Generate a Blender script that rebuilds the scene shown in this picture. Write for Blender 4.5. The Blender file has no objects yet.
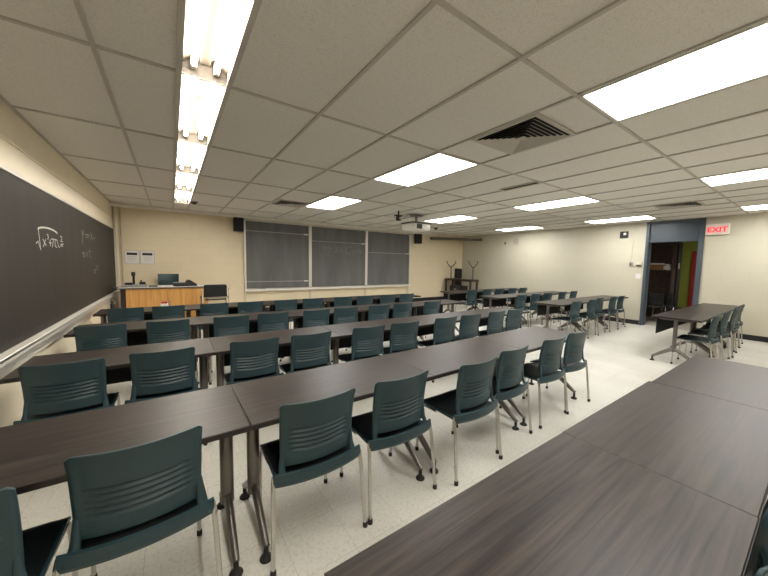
import bpy, bmesh, math, random
from mathutils import Vector, Matrix

random.seed(7)
PI = math.pi
SC = bpy.context.scene
COL = SC.collection

# ------------------------------------------------------------------ room measures (metres, camera stands over the origin)
XL, XR, YF, YB, ZC = -1.02, 10.17, 8.95, -3.2, 2.68
TX, TY = 0.6706, 1.3412                      # ceiling tile
def GX(i): return 1.0223 + TX * (min(i, 12) - 4) + .615 * max(0, i - 12)
def GY(k): return 1.1052 + TY * k
SX0, SX1 = 0.090, 0.348                      # slot of the strip light
TZ = 0.737                                   # table height

# ------------------------------------------------------------------ materials
def lin(c):
    return tuple(((v / 255) / 12.92 if v <= 10 else (((v / 255) + .055) / 1.055) ** 2.4) for v in c)

def new_mat(name):
    m = bpy.data.materials.new(name); m.use_nodes = True
    nt = m.node_tree
    return m, nt, nt.nodes['Principled BSDF']

def plain(name, rgb, rough=.5, metal=0., spec=.5, emit=None, strength=0., noise=0., nscale=30., bump=0.):
    m, nt, b = new_mat(name)
    b.inputs['Base Color'].default_value = (*rgb, 1)
    b.inputs['Roughness'].default_value = rough
    b.inputs['Metallic'].default_value = metal
    b.inputs['Specular IOR Level'].default_value = spec
    if emit:
        b.inputs['Emission Color'].default_value = (*emit, 1)
        b.inputs['Emission Strength'].default_value = strength
    if noise or bump:
        tc = nt.nodes.new('ShaderNodeTexCoord')
        n = nt.nodes.new('ShaderNodeTexNoise'); n.inputs['Scale'].default_value = nscale; n.inputs['Detail'].default_value = 4
        nt.links.new(tc.outputs['Object'], n.inputs['Vector'])
        if noise:
            r = nt.nodes.new('ShaderNodeValToRGB')
            r.color_ramp.elements[0].position = .3; r.color_ramp.elements[1].position = .7
            r.color_ramp.elements[0].color = (*[c * (1 - noise) for c in rgb], 1)
            r.color_ramp.elements[1].color = (*[min(1, c * (1 + noise)) for c in rgb], 1)
            nt.links.new(n.outputs['Fac'], r.inputs['Fac']); nt.links.new(r.outputs['Color'], b.inputs['Base Color'])
        if bump:
            bp = nt.nodes.new('ShaderNodeBump'); bp.inputs['Strength'].default_value = bump; bp.inputs['Distance'].default_value = .002
            nt.links.new(n.outputs['Fac'], bp.inputs['Height']); nt.links.new(bp.outputs['Normal'], b.inputs['Normal'])
    return m

def block_mat(name, rgb, axis):
    """painted concrete block; axis = wall runs along 'x' or 'y'"""
    m, nt, b = new_mat(name)
    tc = nt.nodes.new('ShaderNodeTexCoord'); sp = nt.nodes.new('ShaderNodeSeparateXYZ'); cb = nt.nodes.new('ShaderNodeCombineXYZ')
    nt.links.new(tc.outputs['Object'], sp.inputs[0])
    nt.links.new(sp.outputs['X' if axis == 'x' else 'Y'], cb.inputs['X']); nt.links.new(sp.outputs['Z'], cb.inputs['Y'])
    br = nt.nodes.new('ShaderNodeTexBrick')
    br.inputs['Scale'].default_value = 1; br.inputs['Brick Width'].default_value = .406; br.inputs['Row Height'].default_value = .203
    br.inputs['Mortar Size'].default_value = .006; br.inputs['Mortar Smooth'].default_value = .6; br.inputs['Bias'].default_value = 0
    br.inputs['Color1'].default_value = (*rgb, 1); br.inputs['Color2'].default_value = (*[c * .97 for c in rgb], 1)
    br.inputs['Mortar'].default_value = (*[c * .93 for c in rgb], 1)
    nt.links.new(cb.outputs[0], br.inputs['Vector'])
    no = nt.nodes.new('ShaderNodeTexNoise'); no.inputs['Scale'].default_value = 90; no.inputs['Detail'].default_value = 3
    nt.links.new(tc.outputs['Object'], no.inputs['Vector'])
    mx = nt.nodes.new('ShaderNodeMath'); mx.operation = 'MULTIPLY_ADD'; mx.inputs[1].default_value = .12
    iv = nt.nodes.new('ShaderNodeMath'); iv.operation = 'SUBTRACT'; iv.inputs[0].default_value = 1
    nt.links.new(br.outputs['Fac'], iv.inputs[1]); nt.links.new(no.outputs['Fac'], mx.inputs[0]); nt.links.new(iv.outputs[0], mx.inputs[2])
    bp = nt.nodes.new('ShaderNodeBump'); bp.inputs['Strength'].default_value = .22; bp.inputs['Distance'].default_value = .004
    nt.links.new(mx.outputs[0], bp.inputs['Height']); nt.links.new(bp.outputs['Normal'], b.inputs['Normal'])
    nt.links.new(br.outputs['Color'], b.inputs['Base Color'])
    b.inputs['Roughness'].default_value = .5
    return m

def floor_mat():
    m, nt, b = new_mat('vinyl_tile')
    tc = nt.nodes.new('ShaderNodeTexCoord'); mp = nt.nodes.new('ShaderNodeMapping')
    mp.inputs['Location'].default_value = (-.4563 + 20 * .3048, -.09 + 20 * .3048, 0)
    nt.links.new(tc.outputs['Object'], mp.inputs['Vector'])
    br = nt.nodes.new('ShaderNodeTexBrick'); br.offset = 0
    br.inputs['Scale'].default_value = 1; br.inputs['Brick Width'].default_value = .3048; br.inputs['Row Height'].default_value = .3048
    br.inputs['Mortar Size'].default_value = .0012; br.inputs['Mortar Smooth'].default_value = .3; br.inputs['Bias'].default_value = 0
    c = (.70, .685, .625)
    br.inputs['Color1'].default_value = (*c, 1); br.inputs['Color2'].default_value = (*[v * .95 for v in c], 1)
    br.inputs['Mortar'].default_value = (*[v * .6 for v in c], 1)
    nt.links.new(mp.outputs[0], br.inputs['Vector'])
    no = nt.nodes.new('ShaderNodeTexNoise'); no.inputs['Scale'].default_value = 55; no.inputs['Detail'].default_value = 6; no.inputs['Roughness'].default_value = .7
    nt.links.new(tc.outputs['Object'], no.inputs['Vector'])
    rp = nt.nodes.new('ShaderNodeValToRGB')
    rp.color_ramp.elements[0].position = .30; rp.color_ramp.elements[0].color = (.70, .68, .64, 1)
    rp.color_ramp.elements[1].position = .52; rp.color_ramp.elements[1].color = (1, 1, 1, 1)
    nt.links.new(no.outputs['Fac'], rp.inputs['Fac'])
    n2 = nt.nodes.new('ShaderNodeTexNoise'); n2.inputs['Scale'].default_value = 1.3; n2.inputs['Detail'].default_value = 5
    nt.links.new(tc.outputs['Object'], n2.inputs['Vector'])
    r2 = nt.nodes.new('ShaderNodeValToRGB')
    r2.color_ramp.elements[0].position = .3; r2.color_ramp.elements[0].color = (.86, .85, .83, 1)
    r2.color_ramp.elements[1].position = .65; r2.color_ramp.elements[1].color = (1, 1, 1, 1)
    nt.links.new(n2.outputs['Fac'], r2.inputs['Fac'])
    m1 = nt.nodes.new('ShaderNodeMixRGB'); m1.blend_type = 'MULTIPLY'; m1.inputs[0].default_value = .8
    m2 = nt.nodes.new('ShaderNodeMixRGB'); m2.blend_type = 'MULTIPLY'; m2.inputs[0].default_value = 1
    nt.links.new(br.outputs['Color'], m1.inputs[1]); nt.links.new(rp.outputs['Color'], m1.inputs[2])
    nt.links.new(m1.outputs[0], m2.inputs[1]); nt.links.new(r2.outputs['Color'], m2.inputs[2])
    nt.links.new(m2.outputs[0], b.inputs['Base Color'])
    b.inputs['Roughness'].default_value = .38; b.inputs['Specular IOR Level'].default_value = .4
    return m

def ceiling_mat():
    m, nt, b = new_mat('mineral_tile')
    tc = nt.nodes.new('ShaderNodeTexCoord')
    no = nt.nodes.new('ShaderNodeTexNoise'); no.inputs['Scale'].default_value = 140; no.inputs['Detail'].default_value = 3
    nt.links.new(tc.outputs['Object'], no.inputs['Vector'])
    rp = nt.nodes.new('ShaderNodeValToRGB')
    c = (.80, .775, .72)
    rp.color_ramp.elements[0].position = .28; rp.color_ramp.elements[0].color = (*[v * .80 for v in c], 1)
    rp.color_ramp.elements[1].position = .5; rp.color_ramp.elements[1].color = (*c, 1)
    nt.links.new(no.outputs['Fac'], rp.inputs['Fac']); nt.links.new(rp.outputs['Color'], b.inputs['Base Color'])
    bp = nt.nodes.new('ShaderNodeBump'); bp.inputs['Strength'].default_value = .3; bp.inputs['Distance'].default_value = .002
    nt.links.new(no.outputs['Fac'], bp.inputs['Height']); nt.links.new(bp.outputs['Normal'], b.inputs['Normal'])
    b.inputs['Roughness'].default_value = .85; b.inputs['Specular IOR Level'].default_value = .2
    return m

def wood_mat(name, ca, cb_, axis='x', rough=.38, scale=1., spec=.5):
    m, nt, b = new_mat(name)
    tc = nt.nodes.new('ShaderNodeTexCoord'); oi = nt.nodes.new('ShaderNodeObjectInfo')
    mp = nt.nodes.new('ShaderNodeMapping')
    s = {'x': (1.7, 42, 42), 'z': (26, 26, 1.6)}[axis]
    mp.inputs['Scale'].default_value = [v * scale for v in s]
    ml = nt.nodes.new('ShaderNodeMath'); ml.operation = 'MULTIPLY'; ml.inputs[1].default_value = 37.
    cb = nt.nodes.new('ShaderNodeCombineXYZ')
    nt.links.new(oi.outputs['Random'], ml.inputs[0])
    for k in range(3): nt.links.new(ml.outputs[0], cb.inputs[k])
    ad = nt.nodes.new('ShaderNodeVectorMath'); ad.operation = 'ADD'
    nt.links.new(tc.outputs['Object'], mp.inputs['Vector']); nt.links.new(mp.outputs[0], ad.inputs[0]); nt.links.new(cb.outputs[0], ad.inputs[1])
    n1 = nt.nodes.new('ShaderNodeTexNoise'); n1.inputs['Scale'].default_value = 1; n1.inputs['Detail'].default_value = 7; n1.inputs['Roughness'].default_value = .62; n1.inputs['Distortion'].default_value = .6
    nt.links.new(ad.outputs[0], n1.inputs['Vector'])
    rp = nt.nodes.new('ShaderNodeValToRGB')
    rp.color_ramp.elements[0].position = .32; rp.color_ramp.elements[0].color = (*ca, 1)
    rp.color_ramp.elements[1].position = .68; rp.color_ramp.elements[1].color = (*cb_, 1)
    nt.links.new(n1.outputs['Fac'], rp.inputs['Fac']); nt.links.new(rp.outputs['Color'], b.inputs['Base Color'])
    bp = nt.nodes.new('ShaderNodeBump'); bp.inputs['Strength'].default_value = .12; bp.inputs['Distance'].default_value = .001
    nt.links.new(n1.outputs['Fac'], bp.inputs['Height']); nt.links.new(bp.outputs['Normal'], b.inputs['Normal'])
    rr = nt.nodes.new('ShaderNodeMapRange'); rr.inputs['To Min'].default_value = rough - .05; rr.inputs['To Max'].default_value = rough + .08
    nt.links.new(n1.outputs['Fac'], rr.inputs['Value']); nt.links.new(rr.outputs['Result'], b.inputs['Roughness'])
    b.inputs['Specular IOR Level'].default_value = spec
    return m

def slate_mat(name, c, axis):
    """chalk-dusted slate: vertical wipe streaks"""
    m, nt, b = new_mat(name)
    tc = nt.nodes.new('ShaderNodeTexCoord'); mp = nt.nodes.new('ShaderNodeMapping')
    mp.inputs['Scale'].default_value = (3.2, 3.2, .55)
    nt.links.new(tc.outputs['Object'], mp.inputs['Vector'])
    n1 = nt.nodes.new('ShaderNodeTexNoise'); n1.inputs['Scale'].default_value = 1.4; n1.inputs['Detail'].default_value = 6; n1.inputs['Roughness'].default_value = .55
    nt.links.new(mp.outputs[0], n1.inputs['Vector'])
    rp = nt.nodes.new('ShaderNodeValToRGB')
    rp.color_ramp.elements[0].position = .3; rp.color_ramp.elements[0].color = (*[v * .86 for v in c], 1)
    rp.color_ramp.elements[1].position = .75; rp.color_ramp.elements[1].color = (*[v * 1.28 for v in c], 1)
    nt.links.new(n1.outputs['Fac'], rp.inputs['Fac']); nt.links.new(rp.outputs['Color'], b.inputs['Base Color'])
    b.inputs['Roughness'].default_value = .62; b.inputs['Specular IOR Level'].default_value = .3
    return m

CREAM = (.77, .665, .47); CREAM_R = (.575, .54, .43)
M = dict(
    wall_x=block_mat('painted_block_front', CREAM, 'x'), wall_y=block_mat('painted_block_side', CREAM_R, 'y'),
    plaster=plain('painted_plaster', (.74, .665, .515), .55, noise=.03, nscale=3),
    floor=floor_mat(), ceiling=ceiling_mat(), grid=plain('ceiling_grid_paint', (.52, .49, .44), .5),
    wood=wood_mat('dark_woodgrain_laminate', (.0075, .0058, .005), (.052, .039, .032), 'x', .38, 1., .36),
    edge=plain('dark_edge_band', (.012, .009, .008), .45),
    oak=wood_mat('oak_veneer', (.50, .24, .062), (.70, .38, .115), 'z', .45),
    teal=plain('teal_plastic', (.0165, .0455, .0560), .42, noise=.04, nscale=400, bump=.25),
    pad=plain('dark_seat_plastic', (.006, .009, .011), .5, spec=.35),
    chrome=plain('chrome', (.58, .56, .53), .22, 1.),
    legpaint=plain('table_leg_metallic_paint', (.165, .152, .135), .34, .65),
    steel=plain('brushed_steel', (.42, .41, .39), .35, 1.),
    black=plain('black_plastic', (.012, .012, .012), .45),
    blackcloth=plain('black_cloth', (.008, .008, .009), .85, noise=.3, nscale=300),
    rubber=plain('black_rubber', (.012, .011, .011), .7),
    base=plain('black_vinyl_base', (.012, .011, .012), .45),
    white=plain('white_paint', (.78, .75, .69), .45), offwhite=plain('offwhite_paint', (.62, .56, .44), .5),
    alu=plain('aluminium_frame', (.66, .63, .57), .42, .25),
    paper=plain('white_paper', (.78, .75, .72), .7), ink=plain('printed_black', (.02, .018, .02), .6),
    greyink=plain('printed_grey', (.45, .43, .43), .7),
    slate=slate_mat('black_slate', (.135, .135, .132), 'x'), slate_l=slate_mat('brown_slate', (.027, .023, .020), 'y'),
    chalk=plain('chalk', (.62, .60, .57), .9), chalkfaint=plain('faint_chalk', (.24, .235, .23), .9),
    bluegrey=plain('blue_grey_steel', (.062, .080, .100), .36, noise=.03, nscale=5),
    grey=plain('grey_plastic', (.30, .29, .28), .5), lightgrey=plain('light_grey_laminate', (.52, .50, .48), .4),
    screen_case=plain('brown_grey_metal', (.085, .068, .050), .5), wood_dark=plain('dark_stained_wood', (.035, .02, .013), .5, noise=.2, nscale=12),
    cardboard=plain('cardboard', (.36, .20, .10), .8, noise=.1, nscale=20),
    green=plain('green_painted_wall', (.26, .30, .045), .6), red=plain('red_painted_door', (.30, .018, .010), .5),
    hall=plain('hall_grey_wall', (.34, .30, .25), .7), hallfloor=plain('hall_floor_tile', (.42, .39, .35), .45, noise=.05, nscale=20),
    redlab=plain('red_label', (.5, .05, .03), .6), vent_dark=plain('duct_dark', (.012, .012, .012), .8),
    lamp=plain('light_diffuser', (.8, .8, .8), .4, emit=(1, .985, .945), strength=5.2),
    hallwood=plain('hall_shelf_wood', (.13, .085, .07), .6, noise=.2, nscale=12),
    added_hall_glow=plain('hall_added_light_glow', (.8, .8, .8), .4, emit=(1, .95, .86), strength=3.2),  # emission of the added, unseen hall lamp
    tube=plain('fluorescent_tube', (.9, .9, .9), .4, emit=(1, .94, .84), strength=21.),
    exitface=plain('exit_face_lit', (.62, .56, .48), .5, emit=(1, .50, .44), strength=.04),
    exitred=plain('exit_letters_lit', (.8, .03, .06), .5, emit=(1, .03, .06), strength=.24),
    reflector=plain('white_reflector', (.085, .068, .050), .5),
)

# ------------------------------------------------------------------ mesh helpers
class MB:
    def __init__(s): s.v = []; s.f = []; s.sm = []; s.mi = []; s.cur = 0
    def add(s, verts, faces, smooth=False):
        o = len(s.v); s.v += [tuple(v) for v in verts]
        for f in faces: s.f.append([i + o for i in f]); s.sm.append(smooth); s.mi.append(s.cur)
        return s
    def box(s, x0, x1, y0, y1, z0, z1, bev=0., seg=1):
        if bev <= 0:
            v = [(x, y, z) for z in (z0, z1) for y in (y0, y1) for x in (x0, x1)]
            return s.add(v, [(0, 2, 3, 1), (4, 5, 7, 6), (0, 1, 5, 4), (2, 6, 7, 3), (0, 4, 6, 2), (1, 3, 7, 5)])
        bm = bmesh.new(); bmesh.ops.create_cube(bm, size=1)
        for w in bm.verts:
            w.co = Vector(((x0 + x1) / 2 + w.co.x * (x1 - x0), (y0 + y1) / 2 + w.co.y * (y1 - y0), (z0 + z1) / 2 + w.co.z * (z1 - z0)))
        bmesh.ops.bevel(bm, geom=list(bm.edges), offset=bev, segments=seg, profile=.5, affect='EDGES')
        bm.verts.index_update()
        s.add([w.co for w in bm.verts], [[w.index for w in f.verts] for f in bm.faces], seg > 1); bm.free()
        return s
    def tube(s, pts, r, n=10, caps=True, rads=None):
        pts = [Vector(p) for p in pts]; rings = []
        up = None
        for i, p in enumerate(pts):
            a = pts[max(0, i - 1)]; b = pts[min(len(pts) - 1, i + 1)]
            t = (b - a).normalized()
            if up is None:
                up = Vector((0, 0, 1)) if abs(t.z) < .9 else Vector((1, 0, 0))
            u = (up - t * up.dot(t)).normalized(); w = t.cross(u); up = u
            rr = rads[i] if rads else r
            ra, rb = rr if isinstance(rr, tuple) else (rr, rr)
            rings.append([p + u * math.cos(2 * PI * k / n) * ra + w * math.sin(2 * PI * k / n) * rb for k in range(n)])
        v = [q for g in rings for q in g]; f = []
        for i in range(len(pts) - 1):
            for k in range(n):
                f.append((i * n + k, i * n + (k + 1) % n, (i + 1) * n + (k + 1) % n, (i + 1) * n + k))
        s.add(v, f, True)
        if caps:
            s.add(rings[0], [list(range(n))[::-1]]); s.add(rings[-1], [list(range(n))])
        return s
    def lathe(s, prof, cx=0, cy=0, n=20, sx=1., sy=1.):
        v = []; f = []
        for r, z in prof:
            v += [(cx + r * sx * math.cos(2 * PI * k / n), cy + r * sy * math.sin(2 * PI * k / n), z) for k in range(n)]
        for i in range(len(prof) - 1):
            for k in range(n):
                f.append((i * n + k, i * n + (k + 1) % n, (i + 1) * n + (k + 1) % n, (i + 1) * n + k))
        s.add(v, f, True)
        m = len(prof) - 1
        s.add(v[:n], [list(range(n))[::-1]]); s.add(v[m * n:], [list(range(n))])
        return s
    def prism(s, poly, axis, a, b):
        """poly: 2-D outline; axis 'x': (y,z), 'y': (x,z), 'z': (x,y)"""
        def P(p, t): return {'x': (t, p[0], p[1]), 'y': (p[0], t, p[1]), 'z': (p[0], p[1], t)}[axis]
        n = len(poly); v = [P(p, a) for p in poly] + [P(p, b) for p in poly]
        f = [list(range(n)), [n + k for k in range(n)][::-1]] + [(k, n + k, n + (k + 1) % n, (k + 1) % n) for k in range(n)]
        return s.add(v, f)
    def build(s, name, mats, parent=None, loc=None, fix=True):
        me = bpy.data.meshes.new(name); me.from_pydata(s.v, [], s.f)
        for m in (mats if isinstance(mats, (list, tuple)) else [mats]): me.materials.append(m)
        me.polygons.foreach_set('use_smooth', s.sm); me.polygons.foreach_set('material_index', s.mi)
        if fix:
            bm = bmesh.new(); bm.from_mesh(me); bmesh.ops.recalc_face_normals(bm, faces=bm.faces); bm.to_mesh(me); bm.free()
        me.update()
        o = bpy.data.objects.new(name, me); COL.objects.link(o)
        if parent: o.parent = parent
        if loc: o.location = loc
        return o

def tag(o, label, cat, group=None):
    o['label'] = label; o['category'] = cat
    if group: o['group'] = group
    return o
def thing(name, label, cat, loc=(0, 0, 0), rz=0., group=None):
    o = bpy.data.objects.new(name, None); COL.objects.link(o); o.empty_display_size = .1
    o.location = loc; o.rotation_euler = (0, 0, rz)
    return tag(o, label, cat, group)
def struct(o): o['kind'] = 'structure'; return o
def dup(root, loc, rz, label, group=None):
    r = root.copy(); COL.objects.link(r); r.location = loc; r.rotation_euler = (0, 0, rz); r['label'] = label
    if group: r['group'] = group
    for ch in list(root.children):
        c = ch.copy(); COL.objects.link(c); c.parent = r
        for g in list(ch.children):
            d = g.copy(); COL.objects.link(d); d.parent = c
    return r
def pick(first, state, loc, rz, label, group):
    """first call places the original, later calls place copies"""
    if not state:
        state.append(1); first.location = loc; first.rotation_euler = (0, 0, rz); first['label'] = label; first['group'] = group
        return first
    return dup(first, loc, rz, label, group)

# ------------------------------------------------------------------ the setting
struct(MB().box(XL - .15, XR + .2, YB - .15, YF + .15, -.08, 0).build('floor', M['floor']))
struct(MB().box(XL - .15, SX0, YB, YF, ZC + .01, ZC + .05).box(SX1, XR + .2, YB, YF, ZC + .01, ZC + .05).build('ceiling', M['ceiling']))
struct(MB().box(XL - .15, XL, YB - .15, YF + .15, 0, ZC + .2).build('wall_left', M['plaster']))
struct(MB().box(XL, XR + .2, YF, YF + .15, 0, ZC + .2).build('wall_front', M['wall_x']))
struct(MB().box(XL, XR + .2, YB - .15, YB, 0, ZC + .2).build('wall_back', M['wall_x']))
DY0, DY1 = 1.745, 2.815                       # outer edges of the door frame
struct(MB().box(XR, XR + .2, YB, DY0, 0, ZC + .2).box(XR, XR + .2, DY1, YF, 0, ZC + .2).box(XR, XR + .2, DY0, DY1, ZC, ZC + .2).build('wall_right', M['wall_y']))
# ceiling grid
g = MB()
bw = .012
xs = [-.3253] + [GX(i) for i in range(4, 18)]
for x in xs: g.box(x - bw, x + bw, YB, YF, ZC - .003, ZC + .01)
k = -3
while GY(k) < YF:
    y = GY(k); g.box(XL, SX0, y - bw, y + bw, ZC - .001, ZC + .01); g.box(SX1, XR, y - bw, y + bw, ZC - .001, ZC + .01)
    g.box(SX0, SX1, y - .008, y + .008, ZC - .001, ZC + .012)
    k += 1
g.box(SX0 - .030, SX0 + .002, YB, YF, ZC - .004, ZC + .012); g.box(SX1 - .002, SX1 + .030, YB, YF, ZC - .004, ZC + .012)
g.box(XL, XL + .02, YB, YF, ZC - .004, ZC + .01); g.box(XR - .02, XR, YB, YF, ZC - .004, ZC + .01)
struct(g.build('ceiling_grid', M['grid']))
# slab above so nothing leaks
struct(MB().box(XL - .15, XR + .2, YB - .15, YF + .15, ZC + .2, ZC + .25).build('ceiling_slab', M['plaster']))
# header trim along the front wall
struct(MB().box(XL, 8.35, YF - .26, YF - .22, ZC - .075, ZC - .004, .004).build('trim_1', M['white']))
# baseboards
struct(MB().box(XR - .008, XR, YB, DY0 - .01, 0, .115).box(XR - .008, XR, DY1 + .01, YF, 0, .115).build('baseboard_right', M['base']))
struct(MB().box(XL, XR - .01, YF - .008, YF, 0, .215).build('baseboard_front', M['base']))
struct(MB().box(XL, XL + .008, YB, YF - .01, 0, .115).build('baseboard_left', M['base']))
struct(MB().box(XL + .01, XR - .01, YB, YB + .008, 0, .115).build('baseboard_back', M['base']))
# rail on the left wall above the board, and corner pipes
struct(MB().box(XL, XL + .012, YB, YF, 2.385, 2.40).build('trim_2', M['plaster']))
pp = MB()
pp.tube([(XL + .05, YF - .05, 0), (XL + .05, YF - .05, ZC)], .035, 14).tube([(XL + .14, YF - .03, 0), (XL + .14, YF - .03, ZC)], .018, 10)
struct(pp.build('trim_3', M['offwhite']))

# doorway
d = bpy.data.objects.new('door_1', None); COL.objects.link(d); d.location = (XR, 2.27, 0); struct(d)
def rel(mb, name, mat, parent, base):
    mb.v = [(a - base[0], b - base[1], c - base[2]) for a, b, c in mb.v]
    return mb.build(name, mat, parent)
B = (XR, 2.27, 0)
fr = MB()
for a, b in ((DY0, DY0 + .095), (DY1 - .065, DY1)):
    fr.box(XR - .03, XR + .23, a, b, 0, ZC - .005, .004)
fr.box(XR - .03, XR + .23, DY0, DY1, ZC - .05, ZC - .005, .004); fr.box(XR - .02, XR + .22, DY0 + .06, DY1 - .05, 2.155, 2.205, .004)
for a, b in ((DY0 + .095, DY0 + .11), (DY1 - .08, DY1 - .065)):
    fr.box(XR + .06, XR + .12, a, b, 0, 2.155)
rel(fr, 'door_frame', M['bluegrey'], d, B)
rel(MB().box(XR + .03, XR + .07, DY0 + .06, DY1 - .05, 2.2, ZC - .045, .003), 'transom_panel', M['bluegrey'], d, B)

# hall beyond the doorway
HX = 12.95
struct(MB().box(XR + .2, HX + .1, .4, 5.2, -.08, 0).build('floor_hall', M['hallfloor']))
struct(MB().box(XR + .2, HX + .1, .4, 5.2, 2.5, 2.55).build('ceiling_hall', M['hall']))
struct(MB().box(HX, HX + .1, .4, 5.2, 0, 2.5).build('wall_hall_far', M['green']))
struct(MB().box(XR + .2, HX, .3, .4, 0, 2.5).build('wall_hall_right', M['hall']))
struct(MB().box(XR + .2, HX, 5.2, 5.3, 0, 2.5).build('wall_hall_left', M['hall']))
o = thing('hall_added_light', 'unseen light panel added in the hall to brighten its green wall and red door', 'ceiling light', (11.4, 1.1, 2.5))  # added lamp out of view, brightens the green wall and red door
MB().box(-.3, .3, -.5, .5, -.02, 0).build('diffuser', M['added_hall_glow'], o); MB().box(-.32, .32, -.52, .52, -.012, -.001).build('frame', M['white'], o)
struct(MB().box(HX - .05, HX, 1.52, 2.44, 0, 2.03, .004).build('door_2', M['red']))

# ------------------------------------------------------------------ chalkboards
def stroke(mb, pts, w, axis, plane):
    """thin raised chalk stroke; pts in wall plane (a, z); axis of a"""
    for (a0, z0), (a1, z1) in zip(pts, pts[1:]):
        dx, dz = a1 - a0, z1 - z0; L = math.hypot(dx, dz) or 1e-6
        nx, nz = -dz / L * w / 2, dx / L * w / 2
        q = [(a0 - nx, z0 - nz), (a1 - nx, z1 - nz), (a1 + nx, z1 + nz), (a0 + nx, z0 + nz)]
        if axis == 'y': mb.prism(q, 'x', plane, plane + .001)
        else: mb.prism(q, 'y', plane - .001, plane)
def arc(cx, cz, rx, rz, a0, a1, n=10):
    return [(cx + rx * math.cos(a0 + (a1 - a0) * i / n), cz + rz * math.sin(a0 + (a1 - a0) * i / n)) for i in range(n + 1)]

LB0, LB1, LZ0, LZ1 = -.6, 8.81, .82, 2.13
b0 = (XL, (LB0 + LB1) / 2, LZ0)
lb = thing('chalkboard', 'long brown-black chalkboard with equations filling the left wall', 'chalkboard', b0)
rel(MB().box(XL + .004, XL + .022, LB0, LB1, LZ0, LZ1), 'writing_surface', M['slate_l'], lb, b0)
f = MB().box(XL + .002, XL + .034, LB0 - .04, LB1 + .04, LZ1, LZ1 + .035, .004)
f.box(XL + .002, XL + .034, LB0 - .04, LB0, LZ0 - .01, LZ1).box(XL + .002, XL + .034, LB1, LB1 + .04, LZ0 - .01, LZ1)
rel(f, 'frame', M['alu'], lb, b0)
t = MB().box(XL + .002, XL + .085, LB0 - .04, LB1 + .06, LZ0 - .028, LZ0 - .002, .004).box(XL + .002, XL + .03, LB0 - .04, LB1 + .06, LZ0 - .16, LZ0 - .028)
t.box(XL + .07, XL + .085, LB0 - .04, LB1 + .06, LZ0 - .05, LZ0 - .01, .003)
rel(t, 'chalk_tray', M['alu'], lb, b0)
# writing: on the left wall, seen by someone facing it, "right" is +y
w = MB(); P0 = XL + .0222
MAPF = [lambda y, z: (4.09 + (y - 4.12) * .76, 1.565 + (z - 1.5) * .56)]; WK = [.7]
def S(pts, wd=.014): stroke(w, [MAPF[0](a, b) for a, b in pts], wd * WK[0], 'y', P0)
# radical over x^3 + 7t^2 , squared
S([(4.12, 1.60), (4.19, 1.64), (4.27, 1.50), (4.23, 1.80), (4.24, 1.875)], .013)
S(arc(4.60, 1.82, .40, .075, PI * .93, PI * .08, 14), .024)
S([(4.36, 1.69), (4.48, 1.58)]); S([(4.47, 1.69), (4.37, 1.56)])
S(arc(4.56, 1.76, .03, .02, 2.4, -1.5, 6) + arc(4.56, 1.722, .03, .02, 1.5, -2.4, 6), .01)
S([(4.60, 1.64), (4.70, 1.64)]); S([(4.65, 1.70), (4.65, 1.58)])
S([(4.70, 1.71), (4.80, 1.72), (4.73, 1.57)]); S([(4.82, 1.72), (4.96, 1.71)]); S([(4.87, 1.72), (4.85, 1.60), (4.93, 1.57)])
S([(4.97, 1.70), (5.0, 1.6), (5.06, 1.58)])
S(arc(5.16, 1.77, .045, .03, 2.6, -.5, 6) + [(5.13, 1.70), (5.24, 1.70)], .011)
S([(5.12, 1.64), (5.26, 1.65)], .016); S([(5.10, 1.61), (5.24, 1.61)], .011)
rel(w, 'equation', M['chalk'], lb, b0)
w = MB()
MAPF[0] = lambda y, z: (y - .2, 1.80 + (z - 1.74) * .6); WK[0] = .9
S([(6.05, 1.88), (6.12, 1.76), (6.18, 1.88)], .013); S([(6.20, 1.90), (6.08, 1.58)], .015)
S([(6.28, 1.80), (6.56, 1.80)], .02); S([(6.30, 1.74), (6.52, 1.74)], .012)
S([(6.62, 1.88), (6.78, 1.70)], .013); S([(6.78, 1.88), (6.62, 1.72)], .013); S([(6.84, 1.78), (6.95, 1.77)], .013)
rel(w, 'faint_writing', M['chalkfaint'], lb, b0); w = MB(); MAPF[0] = lambda y, z: (y - .2, 1.55 + (z - 1.34) * .6)
S(arc(6.10, 1.36, .05, .03, .3, 2.9, 6) + arc(6.10, 1.31, .05, .03, 1.5, -2.2, 6), .012); S([(6.2, 1.39), (6.2, 1.28)], .012)
S([(6.27, 1.28), (6.28, 1.39), (6.36, 1.38), (6.38, 1.28)], .012); S([(6.52, 1.50), (6.53, 1.28), (6.59, 1.28)], .012); S([(6.46, 1.42), (6.60, 1.42)], .01)
rel(w, 'faint_writing', M['chalkfaint'], lb, b0); w = MB(); MAPF[0] = lambda y, z: (y - .1, 1.34 + (z - 1.13) * .6)
S(arc(6.72, 1.06, .06, .05, 0, 5.4, 9), .012); S([(6.66, 1.06), (6.78, 1.06)], .01)
S(arc(6.86, 1.17, .03, .025, 2.4, -1.5, 6) + arc(6.86, 1.12, .03, .025, 1.5, -2.4, 6), .01); S([(6.97, 1.22), (6.97, 1.08), (7.02, 1.08)], .011); S([(6.93, 1.18), (7.02, 1.18)], .01)
rel(w, 'faint_writing', M['chalkfaint'], lb, b0)

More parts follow.
